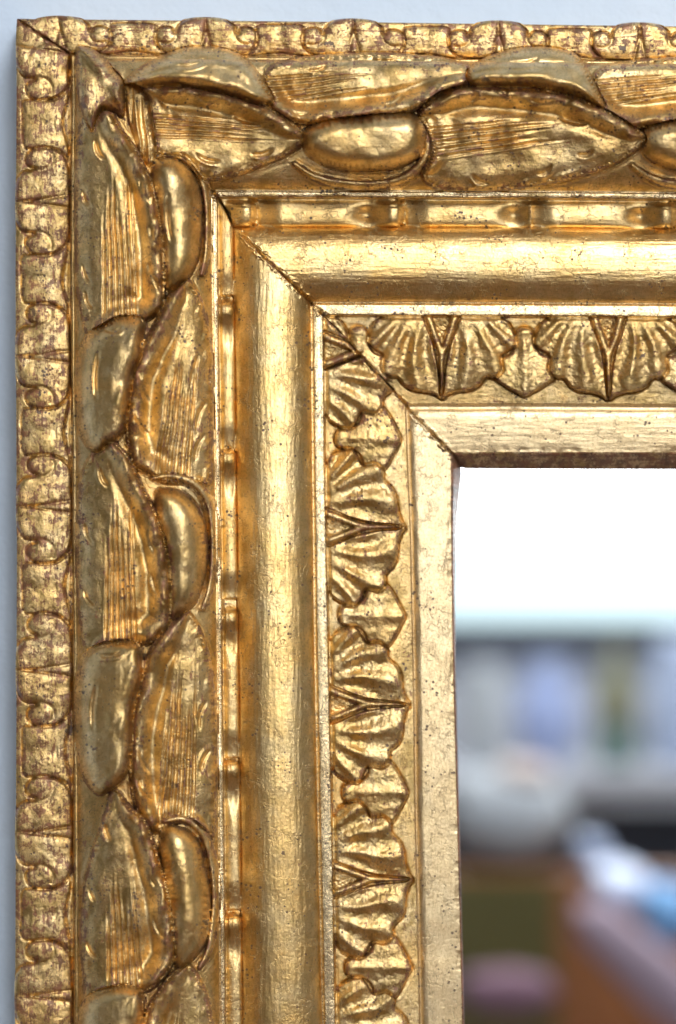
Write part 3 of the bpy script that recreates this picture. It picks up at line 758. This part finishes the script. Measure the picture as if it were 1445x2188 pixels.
wbox('frame', (wx0, -YB-.05, wz1-.05), (wx1, -YB+.001, wz1), dark)
# things on and before the far wall
def P3(px, py, y): x, z = seen(px, py, y); return x, -y, z
yS = 2.75
xl, zt = seen(990, 1640, yS); _, zb = seen(990, 1718, yS)
shelf_m = simple('pale_shelf', (.55, .56, .60), .5)
xr, _ = seen(1700, 1640, yS)
sb = empty('sideboard', (xl, -yS, 0)); tag(sb, 'pale grey sideboard reflected as a soft light band below the blue vase', 'sideboard')
def child(par, n, a_, b2, m_, **k):
    L = par.location; return box(n, [a_[i]-L[i] for i in range(3)], [b2[i]-L[i] for i in range(3)], m_, par, **k)
child(sb, 'top', (xl-.1, -yS-.2, zt-.03), (xr, -yS+.05, zt), shelf_m, bev=.004)
child(sb, 'front_panel', (xl-.08, -yS-.18, zb), (xr-.02, -yS+.03, zt-.03), shelf_m)
child(sb, 'plinth', (xl-.06, -yS-.16, 0), (xr-.04, -yS+.0, zb), simple('black_lacquer', (.006, .007, .012), .4))
x, z = seen(1178, 1520, yS)
k = (yS+.6)/.6*U
lathe('vase', [(.030*.8, 0), (.055, .04), (.060, .09), (.045, .14), (.028, .17), (.036, .185)], simple('blue_glaze', (.42, .50, .78), .3), loc=(x, -yS-.05, zt), sc=(.95, .95))
tag(bpy.data.objects['vase'], 'blurred lavender blue vase reflected in the glass below the bright window band', 'vase')
x, z = seen(1325, 1500, yS)
bt = empty('bottle', (x, -yS-.04, zt)); tag(bt, 'blurred bottle with olive upper half and dark green foot reflected right of the blue vase', 'bottle')
lathe('foot', [(.034, 0), (.036, .01), (.036, .07)], simple('dark_green_glass', (.10, .17, .14), .2), bt)
lathe('neck', [(.035, .07), (.034, .12), (.024, .165), (.013, .19), (.013, .215)], simple('olive_glass', (.26, .25, .12), .3), bt)
x, z = seen(1038, 1500, yS)
cl = lathe('jar', [(.03, 0), (.04, .02), (.042, .14), (.03, .17), (.034, .18)], simple('celadon_glaze', (.55, .58, .60), .4), loc=(x, -yS-.03, zt)); tag(cl, 'pale grey green jar reflected at the left edge of the glass', 'jar')
x, z = seen(1452, 1480, yS)
cl = lathe('jug', [(.04, 0), (.05, .03), (.052, .16), (.035, .21), (.04, .23)], simple('pale_blue_glaze', (.48, .56, .75), .4), loc=(x+.01, -yS-.06, zt)); tag(cl, 'pale blue jug reflected at the right edge of the glass', 'jug')
# cushion and table nearer the glass
yC = 2.1
def blob(name, px, py, y, sx, sz, m_, label, cat, sy=.08, rot=0, seed=1):
    x_, z_ = seen(px, py, y); kk = (y+.6)/.6*U
    bm = bmesh.new(); bmesh.ops.create_icosphere(bm, subdivisions=4, radius=1)
    for vv in bm.verts:
        c_ = vv.co; p = .75
        q = [math.copysign(abs(t)**p, t) for t in c_]
        X_, Z_ = q[0]*sx*kk, q[2]*sz*kk
        X_, Z_ = X_*math.cos(rot)-Z_*math.sin(rot), X_*math.sin(rot)+Z_*math.cos(rot)
        wv = 1+.05*math.sin(7*c_.x+seed)+.04*math.sin(9*c_.z+2*seed)
        vv.co = (x_+X_*wv, -y+q[1]*sy, z_+Z_*wv)
    o = bm_obj(name, bm, m_, smooth=True); tag(o, label, cat); return o
blob('cushion', 1085, 1735, yC, 125, 95, simple('grey_linen', (.42, .44, .46), .9), 'blurred light grey cushion reflected low at the left of the glass', 'cushion')
blob('cushion', 1120, 1650, yC-.02, 55, 26, simple('beige_linen', (.52, .42, .37), .9), 'small beige cushion reflected on top of the light grey one', 'cushion', sy=.05)
yT = 1.5
xa, za = seen(930, 1835, yT+.5); xb, zc = seen(1800, 2500, yT)
tbl = empty('table', (xa, -yT, 0)); tag(tbl, 'dark brown wooden table reflected in the lower part of the glass', 'table')
tw = simple('brown_wood', (.27, .10, .03), .45, noise=.35, ns=7)
zt2 = seen(1000, 1860, yT+.55)[1]
child(tbl, 'back_panel', (xa, -yT-.55, .1), (xb, -yT-.52, zt2), tw)
child(tbl, 'tabletop', (xa, -yT-.55, zt2-.36), (xb, -yT+.25, zt2-.33), tw, bev=.004)
for xx in (xa+.02, xb-.07):
    for yy in (-yT-.5, -yT+.18): child(tbl, 'leg', (xx, yy, 0), (xx+.05, yy+.05, zt2-.36), tw)
child(tbl, 'side_panel', (xa+.001, -yT-.519, zt2-.329), (seen(1190, 0, yT+.5)[0], -yT-.50, zt2-.005), simple('olive_wood', (.10, .085, .02), .5, noise=.25, ns=9))
yB2 = 1.75
blob('bowl', 1325, 1895, yB2, 58, 46, simple('white_blue_china', (.42, .47, .64), .35), 'blurred white and blue bowl reflected near the black band', 'bowl')
blob('cloth', 1425, 1950, yB2-.06, 52, 62, simple('sky_blue_cloth', (.17, .36, .62), .8), 'sky blue cloth bundle reflected at the right edge of the glass', 'cloth', sy=.06)
blob('teacup', 1265, 1820, yB2+.1, 34, 30, simple('grey_china', (.25, .30, .45), .4), 'small grey blue cup reflected behind the white and blue bowl', 'cup', sy=.04)
blob('runner', 1400, 2090, yB2-.15, 215, 62, simple('mauve_cloth', (.40, .30, .35), .9), 'dusty mauve cloth running diagonally in the lower right of the reflection', 'cloth', sy=.03, rot=-.75)
blob('napkin', 1085, 2120, yB2-.1, 98, 48, simple('pink_cloth', (.22, .12, .155), .9), 'dusty pink folded napkin reflected at the bottom left of the glass', 'napkin', sy=.03)
# fill lamp added out of view to brighten the reflected room and wall
lampo = empty('added_fill_lamp', (.6, -1.5, RZ)); tag(lampo, 'added unseen fill lamp, square and flat, brightening the reflected room', 'lamp')
box('fill_housing', (-.42, -.42, -.05), (.42, .42, -.002), white, lampo)
ar = area('fill_light', (.6, -1.5, RZ-.06), (0, 0, 0), .8, .8, FILL_W, (.95, .97, 1))
